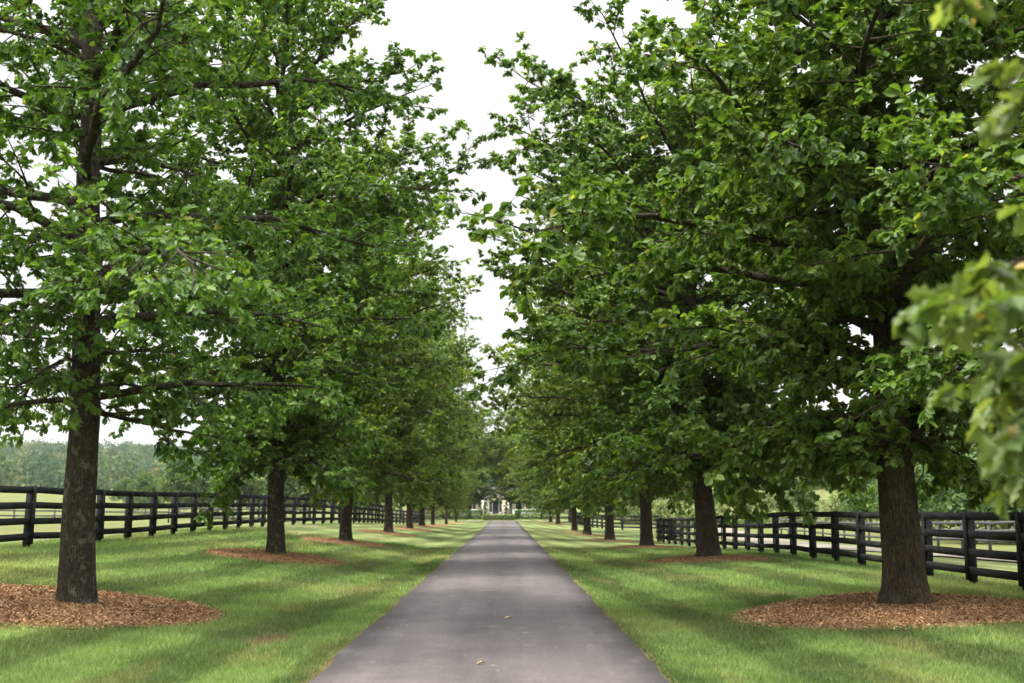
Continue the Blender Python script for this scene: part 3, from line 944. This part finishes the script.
# ------------------------------------------------------------------ background trees, shrubs, woodland
def clump_tree(seed, H, Rad, n, size, lobes, trunk_h):
    """trunk plus a crown of many leaf clumps spread through overlapping lobes"""
    r = np.random.RandomState(seed)
    cs = []
    for i in range(lobes):
        f = (i+.5)/lobes
        a = i*2.4 + r.normal(0, .4)
        rad = Rad*(.62 if f < .8 else .25)*r.uniform(.5, 1.05)
        cs.append((rad*math.cos(a), rad*math.sin(a), trunk_h + (H-trunk_h)*(.16+.76*f), Rad*r.uniform(.34, .52)*(1.05-.35*f)))
    cs = np.array(cs)
    k = r.randint(0, lobes, n)
    d = nrm(r.normal(0, 1, (n, 3))); rho = r.uniform(.45, 1, n)**.5*(1+.14*np.sin(d[:, 0]*7+k)*np.sin(d[:, 2]*6+k*2))
    P = cs[k, :3] + d*(cs[k, 3]*rho)[:, None]*np.array([1.1, 1.1, .85])
    P[:, 2] = np.maximum(P[:, 2], .15)
    D = nrm(r.normal(0, 1, (n, 3))+np.array([0, 0, -.2]))
    Nn = nrm(d*.5 + UP*.8 + r.normal(0, .5, (n, 3)))
    t = np.clip(r.normal(.45, .2, n) + (r.normal(0, .14, lobes))[k], 0, 1)
    s = size*r.uniform(.6, 1.4, n)
    return cs, P, D, Nn, s, t

def bg_tree(name, seed, H, Rad, n, size, lobes, th, lmat, bark, loc):
    cs, P, D, Nn, s, t = clump_tree(seed, H, Rad, n, size, lobes, th)
    root = empty(name, loc)
    mb = MB()
    mb.tube([(0, 0, -.3), (.05, 0, H*.3), (0, .08, H*.8)], [.022*H, .016*H, .006*H], 8)
    for c in cs:
        h = max(th*.8, c[2]*.55)
        mb.tube([(0, 0, h), (c[0]*.5, c[1]*.5, h+(c[2]-h)*.6), (c[0], c[1], c[2])], [.008*H, .006*H, .002*H], 5)
    link("trunk", mb.mesh("trunk", bark, True), root)
    link("crown", leaves_mesh("crown", P, D, Nn, s, t, None, lmat), root)
    return root

protoA = bg_tree("field_tree", 201, 11.0, 4.6, 7500, .46, 16, 1.6, M['leaf_far'], M['bark_grey'], (0, 0, 0))
protoB = bg_tree("field_tree", 202, 8.5, 4.4, 6000, .42, 14, .8, M['leaf_far'], M['bark_grey'], (0, 0, 0))
protoC = bg_tree("field_shrub", 203, 3.6, 3.2, 3600, .36, 13, .2, M['leaf_pale'], M['bark_grey'], (0, 0, 0))
protoD = bg_tree("field_tree", 204, 13.5, 6.0, 9000, .5, 20, 2.2, M['leaf_far'], M['bark_grey'], (0, 0, 0))
GT_L = "trees beyond the pasture on the left"
GT_R = "trees beyond the paddock on the right"
GS_R = "pale shrubs on the meadow slope at right"
used = {'oak_tree'}
used.add(tB.name)
def put(proto, x, y, rz, s, label, cat, group):
    loc = (x, y, gz(x, y)-.05)
    if proto.name in used: o = copy_tree(proto, loc, rz, s)
    else:
        used.add(proto.name); o = proto; o.location = loc; o.rotation_euler = (0, 0, rz); o.scale = (s, s, s)
    tag(o, label, cat, group)
rr = random.Random(17)
# left: broken line of trees, u from 110 to 470
for (u_, y, kx, s) in [(150, 150, 'B', .62), (182, 142, 'A', .68), (208, 150, 'B', .75), (236, 140, 'A', .72), (262, 146, 'D', .62), (288, 140, 'A', .8),
                       (312, 150, 'D', .75), (335, 142, 'A', .9), (358, 152, 'D', .8), (380, 160, 'A', 1.0), (402, 168, 'D', .9), (128, 190, 'B', .5)]:
    put({'A': protoA, 'B': protoB, 'D': protoD}[kx], (u_-505)/1150*y, y, rr.uniform(0, 6.28), s,
        {'A': "mid green bushy tree standing beyond the left pasture fence", 'B': "low rounded tree standing far off at the edge of the left pasture", 'D': "taller dense tree behind the left fence, rising over its neighbours"}[kx], "tree", GT_L)
for (u_, y, kx, s) in [(1090, 70, 'A', .62), (1050, 74, 'B', .72), (1005, 78, 'A', .60), (970, 74, 'B', .78), (935, 82, 'A', .62), (905, 92, 'B', .6), (868, 110, 'B', .62), (800, 120, 'B', .55),
                       (760, 170, 'A', .72), (850, 190, 'A', .8), (810, 210, 'D', .7), (735, 215, 'A', .9), (690, 200, 'D', .75), (655, 190, 'A', .85), (628, 180, 'D', .75), (605, 178, 'A', .95), (585, 185, 'D', .85),
                       (905, 200, 'D', .7), (960, 180, 'D', .75), (1020, 170, 'D', .7)]:
    put({'A': protoA, 'B': protoB, 'D': protoD}[kx], (u_-505)/1150*y, y, rr.uniform(0, 6.28), s,
        {'A': "light green bushy tree standing beyond the right paddock", 'B': "low rounded tree close behind the right paddock fence", 'D': "taller dense tree on the slope beyond the right paddock"}[kx], "tree", GT_R)
for i in range(34):
    u_ = rr.uniform(620, 1040); y = rr.uniform(95, 200)
    put(protoC, (u_-505)/1150*y, y, rr.uniform(0, 6.28), rr.uniform(.5, .95), "pale yellow green shrub on the meadow slope beyond the right fence", "shrub", GS_R)
# trees round and behind the house
GH = "tall trees round the house at the end of the drive"
for (x, y, kx, s) in [(-9.8, 180, 'D', .95), (8.2, 181, 'D', .9), (-5.3, 175, 'O', .98), (2.1, 176, 'O', .98), (-13, 184, 'D', 1.0), (14, 186, 'D', 1.0), (-7, 224, 'D', 1.15), (1, 232, 'D', 1.12), (8, 226, 'A', 1.3), (-18, 226, 'D', 1.2), (18, 230, 'D', 1.2),
                      (-22, 190, 'A', 1.2), (22, 192, 'A', 1.2), (-30, 215, 'D', 1.1), (30, 220, 'D', 1.1)]:
    put({'A': protoA, 'O': tB, 'D': protoD}[kx], x, y, rr.uniform(0, 6.28), s,
        ("leafy tree standing in front of the cream house" if y < 200 else "tall tree rising behind the cream house"), "tree", GH)

# far woodland on the hills: reads as one mass
def woodland():
    r = np.random.RandomState(404)
    m = 5600
    rad = np.sqrt(r.uniform(400**2, 1250**2, m)); az = r.uniform(-.56, .56, m)
    x = rad*np.sin(az); y = rad*np.cos(az)
    dens = vnoise(x, y, .012, 33)
    keep = (rad > 520) | (dens > .1)
    x, y, rad = x[keep], y[keep], rad[keep]; m = len(x)
    z = ground(x, y)
    hh = r.uniform(8, 15, m); cw = r.uniform(4.0, 7.0, m)
    k = 100
    idx = np.repeat(np.arange(m), k); n = len(idx)
    d = nrm(r.normal(0, 1, (n, 3))+np.array([0, -.25, .3])); rho = r.uniform(.6, 1, n)
    P = np.stack([x[idx], y[idx], z[idx]+hh[idx]*.55], -1) + d*np.stack([cw[idx], cw[idx], hh[idx]*.48], -1)*rho[:, None]
    D = nrm(r.normal(0, 1, (n, 3))); Nn = nrm(d+r.normal(0, .4, (n, 3)))
    t = np.clip(r.normal(.40, .12, n)+np.clip(r.normal(0, .30, m), -.4, .6)[idx], 0, 1)
    o = link("woodland", leaves_mesh("woodland", P, D, Nn, r.uniform(1.1, 2.2, n), t, None, M['leaf_wood']))
    tag(o, "distant wooded hills rising beyond the fields", "woodland", kind='stuff')
woodland()

# ------------------------------------------------------------------ house at the end of the drive
HX, HY = -1.6, 200.0
hz = gz(HX, HY)
house = empty("house", (HX, HY, hz))
tag(house, "cream stone house with gabled entrance bay and black front door at the drive's end", "house")
w = MB()
w.box(-13, -2.1, 1.5, 11, -.3, 3.6); w.box(2.1, 13, 1.5, 11, -.3, 3.6); w.box(-2.1, 2.1, 1.7, 10.9, -.3, 3.6)
w.build("wall", M['stone'], house)
bay = MB()
def gable(mb, hw, zt, za, y0, y1, ow, oz):
    """front wall with an opening half-width ow, height oz, gable apex za"""
    prof = [(-hw, -.3), (-hw, zt), (0, za), (hw, zt), (hw, -.3)]
    f = [(-hw, -.3), (-ow, -.3), (-ow, oz), (-hw, zt)]
    for poly in (f, [(-x, z) for x, z in f[::-1]], [(-ow, oz), (ow, oz), (hw, zt), (0, za), (-hw, zt)]):
        k = len(poly)
        v = [(x, y0, z) for x, z in poly] + [(x, y1, z) for x, z in poly]
        c = np.mean(v[:k], 0); c2 = np.mean(v[k:], 0)
        v += [tuple(c), tuple(c2)]
        t = [(i, (i+1) % k, 2*k) for i in range(k)] + [(k+(i+1) % k, k+i, 2*k+1) for i in range(k)]
        q = [(i, k+i, k+(i+1) % k, (i+1) % k) for i in range(k)]
        mb.add(v, q, t)
gable(bay, 2.05, 2.45, 3.55, .0, .35, 1.15, 2.35)
bay.box(-2.05, -1.75, .352, 1.498, -.3, 2.40); bay.box(1.75, 2.05, .352, 1.498, -.3, 2.40)
bay.build("entrance_bay", M['stone'], house)
tr = MB()
for sx in (-1, 1):
    a, b = sorted((sx*2.35, sx*2.02)); tr.box(a, b, -.22, -.02, -.3, 2.5)
    v = [(sx*2.45, -.15, 2.52), (0, -.15, 3.72), (0, -.15, 3.52), (sx*2.45, -.15, 2.32), (sx*2.45, -.01, 2.52), (0, -.01, 3.72), (0, -.01, 3.52), (sx*2.45, -.01, 2.32)]
    tr.add(v, [(0, 1, 2, 3), (7, 6, 5, 4), (0, 4, 5, 1), (3, 2, 6, 7), (0, 3, 7, 4)])
tr.build("white_trim", M['white'], house)
d = MB(); d.box(-.47, .47, .50, .56, .05, 2.25)
for x0, x1 in ((-.38, -.06), (.06, .38)):
    for z0, z1 in ((.25, .95), (1.1, 2.05)): d.box(x0, x1, .485, .498, z0, z1)
door = d.build("door", M['door'], house, bevel=.006)
kb = MB(); kb.tube([(.36, .50, 1.05), (.36, .44, 1.05)], [.03, .035], 8); kb.build("handle", M['brass'], door)
for sx in (-1, 1):
    f = MB(); a, b = sorted((sx*.55, sx*1.10))
    f.box(a, b, .48, .58, .02, .35); f.box(a, b, .48, .58, 2.12, 2.30)
    f.box(a, a+.08, .48, .58, .352, 2.118); f.box(b-.08, b, .48, .58, .352, 2.118)
    fo = f.build("sidelight", M['white'], house)
    g_ = MB(); g_.box(a+.085, b-.085, .52, .535, .355, 2.115); g_.build("pane", M['glass'], fo)
st = MB(); st.box(-1.9, 1.9, -1.4, -.24, -.3, .02); st.box(-2.3, 2.3, -1.9, -1.402, -.3, -.13)
st.build("step", M['white'], house, bevel=.01)
for x in (-10.5, -7.2, -4.0, 4.0, 7.2, 10.5):
    f = MB()
    f.box(x-.65, x+.65, 1.40, 1.49, .75, .85); f.box(x-.65, x+.65, 1.40, 1.49, 2.55, 2.68)
    f.box(x-.65, x-.55, 1.40, 1.49, .852, 2.548); f.box(x+.55, x+.65, 1.40, 1.49, .852, 2.548)
    f.box(x-.03, x+.03, 1.41, 1.48, .852, 2.548); f.box(x-.548, x-.032, 1.41, 1.48, 1.67, 1.72); f.box(x+.032, x+.548, 1.41, 1.48, 1.67, 1.72)
    fo = f.build("window", M['white'], house)
    g_ = MB(); g_.box(x-.55, x+.55, 1.485, 1.495, .85, 2.55); g_.build("pane", M['glass'], fo)
rf = MB()
rf.add([(-13.6, .9, 3.45), (13.6, .9, 3.45), (12.0, 6.2, 4.5), (-12.0, 6.2, 4.5), (-13.6, 11.6, 3.45), (13.6, 11.6, 3.45),
        (-13.6, .9, 3.62), (13.6, .9, 3.62), (12.0, 6.2, 4.7), (-12.0, 6.2, 4.7), (-13.6, 11.6, 3.62), (13.6, 11.6, 3.62)],
       [(6, 7, 8, 9), (9, 8, 11, 10), (0, 1, 7, 6), (4, 10, 11, 5), (3, 2, 1, 0), (5, 2, 3, 4)],
       [(0, 6, 9), (0, 9, 3), (4, 3, 9), (4, 9, 10), (1, 8, 7), (1, 2, 8), (5, 11, 8), (5, 8, 2)])
roof = rf.build("roof", M['roof'], house)
br = MB()
br.add([(-2.5, -.2, 2.56), (0, -.2, 3.76), (2.5, -.2, 2.56), (-2.5, 3.5, 2.56), (0, 3.5, 3.76), (2.5, 3.5, 2.56),
        (-2.5, -.2, 2.66), (0, -.2, 3.88), (2.5, -.2, 2.66), (-2.5, 3.5, 2.66), (0, 3.5, 3.88), (2.5, 3.5, 2.66)],
       [(6, 7, 10, 9), (7, 8, 11, 10), (0, 3, 4, 1), (1, 4, 5, 2), (0, 1, 7, 6), (1, 2, 8, 7)])
br.build("entrance_roof", M['roof'], house)
ch = MB(); ch.box(6.6, 7.6, 5.7, 6.7, 4.1, 6.0); ch.box(6.5, 7.7, 5.6, 6.8, 6.002, 6.15); ch.build("chimney", M['stone'], roof)

# low white garden walls either side of the entrance
for sx, lab in ((-1, "low white garden wall left of the house entrance"), (1, "low white garden wall right of the house entrance")):
    mb = MB()
    a, b = sorted((sx*2.9, sx*9.5))
    mb.box(a, b, -.15, .15, -.3, .75); mb.box(a-.05, b+.05, -.2, .2, .752, .85)
    o = link("garden_wall", mb.mesh("garden_wall", M['white']), None, (HX, HY-3.0, gz(HX, HY-3)))
    tag(o, lab, "wall", "low garden walls before the house")

def hedge(x0, x1, y, dep, hgt, label, mat, seed, name="hedge", n=5000, size=.16):
    r = np.random.RandomState(seed)
    cx = (x0+x1)/2; loc = (cx, y, gz(cx, y)-.05)
    hw = (x1-x0)/2
    p = r.uniform(-1, 1, (n, 3)); p[:, 2] = (p[:, 2]+1)/2
    ax = r.randint(0, 3, n)
    p[ax == 0, 0] = np.sign(p[ax == 0, 0]); p[ax == 1, 1] = -1; p[ax == 2, 2] = 1
    P = np.stack([p[:, 0]*hw, p[:, 1]*dep, p[:, 2]*hgt], -1)
    P[:, 2] *= 1+.10*vnoise(P[:, 0]*1.0, P[:, 1], 1.5, seed)
    P += r.normal(0, .06, (n, 3))
    P[:, 2] = np.maximum(P[:, 2], .02)
    root = empty(name, loc)
    link("foliage", leaves_mesh("foliage", P, r.normal(0, 1, (n, 3)), nrm(UP+r.normal(0, .5, (n, 3))), size*r.uniform(.6, 1.4, n), np.clip(r.normal(.45, .2, n), 0, 1), None, mat), root)
    st_ = MB()
    for k in range(int(hw*2/.8)+1):
        xx = -hw+.2+k*.8
        if xx < hw-.1: st_.tube([(xx, 0, -.1), (xx+.05, .03, hgt*.5), (xx-.04, -.03, hgt*.85)], [.03, .02, .008], 5)
    link("stems", st_.mesh("stems", M['bark_grey']), root)
    tag(root, label, "hedge", "hedges before the house")
hedge(-8.2, -3.4, 170, .9, 1.15, "clipped dark green hedge left of the bed at the end of the drive", M['leaf_hedge'], 1)
hedge(1.6, 6.8, 170, .9, 1.2, "clipped green hedge right of the bed at the end of the drive", M['leaf_hedge'], 2)
hedge(-3.0, 1.2, 164, .8, .75, "low light green hedge straight ahead at the end of the drive", M['leaf_pale'], 3)
hedge(-14, -9.0, 172, 1.0, 1.5, "tall dark hedge at the far left behind the last oaks", M['leaf_hedge'], 4)
for sx, lab in ((-1, "dark round topiary shrub left of the black front door"), (1, "dark round topiary shrub right of the black front door")):
    cs, P, D, Nn, s, t = clump_tree(300+sx, 1.9, .55, 1500, .10, 7, .35)
    root = empty("topiary_shrub", (HX+sx*1.75, HY-.9, hz+.02))
    link("foliage", leaves_mesh("foliage", P, D, Nn, s, t*.5, None, M['leaf_hedge']), root)
    pt = MB(); pt.tube([(0, 0, 0), (0, 0, .2), (0, 0, .42), (0, 0, .42), (0, 0, .36)], [.20, .25, .30, .25, .24], 14); pt.build("pot", M['roof'], root, True)
    stt = MB(); stt.tube([(0, 0, .3), (0, 0, 1.3)], [.03, .015], 6); stt.build("stem", M['bark_grey'], root)
    tag(root, lab, "shrub", "topiary shrubs flanking the door")

# ------------------------------------------------------------------ the air between here and the hills
hb = MB(); hb.box(-2400, 2400, -110, 2900, -25, 140)
m, n, o = mat_new("haze_air")
pv = N(n, "ShaderNodeVolumePrincipled")
pv.inputs['Color'].default_value = (0.90, 0.95, 1.0, 1)
pv.inputs['Density'].default_value = 0.00009
pv.inputs['Anisotropy'].default_value = 0.2
n.links.new(pv.outputs[0], o.inputs['Volume'])
tag(hb.build("haze", m), "thin pale summer haze over the fields", "haze", kind='stuff')
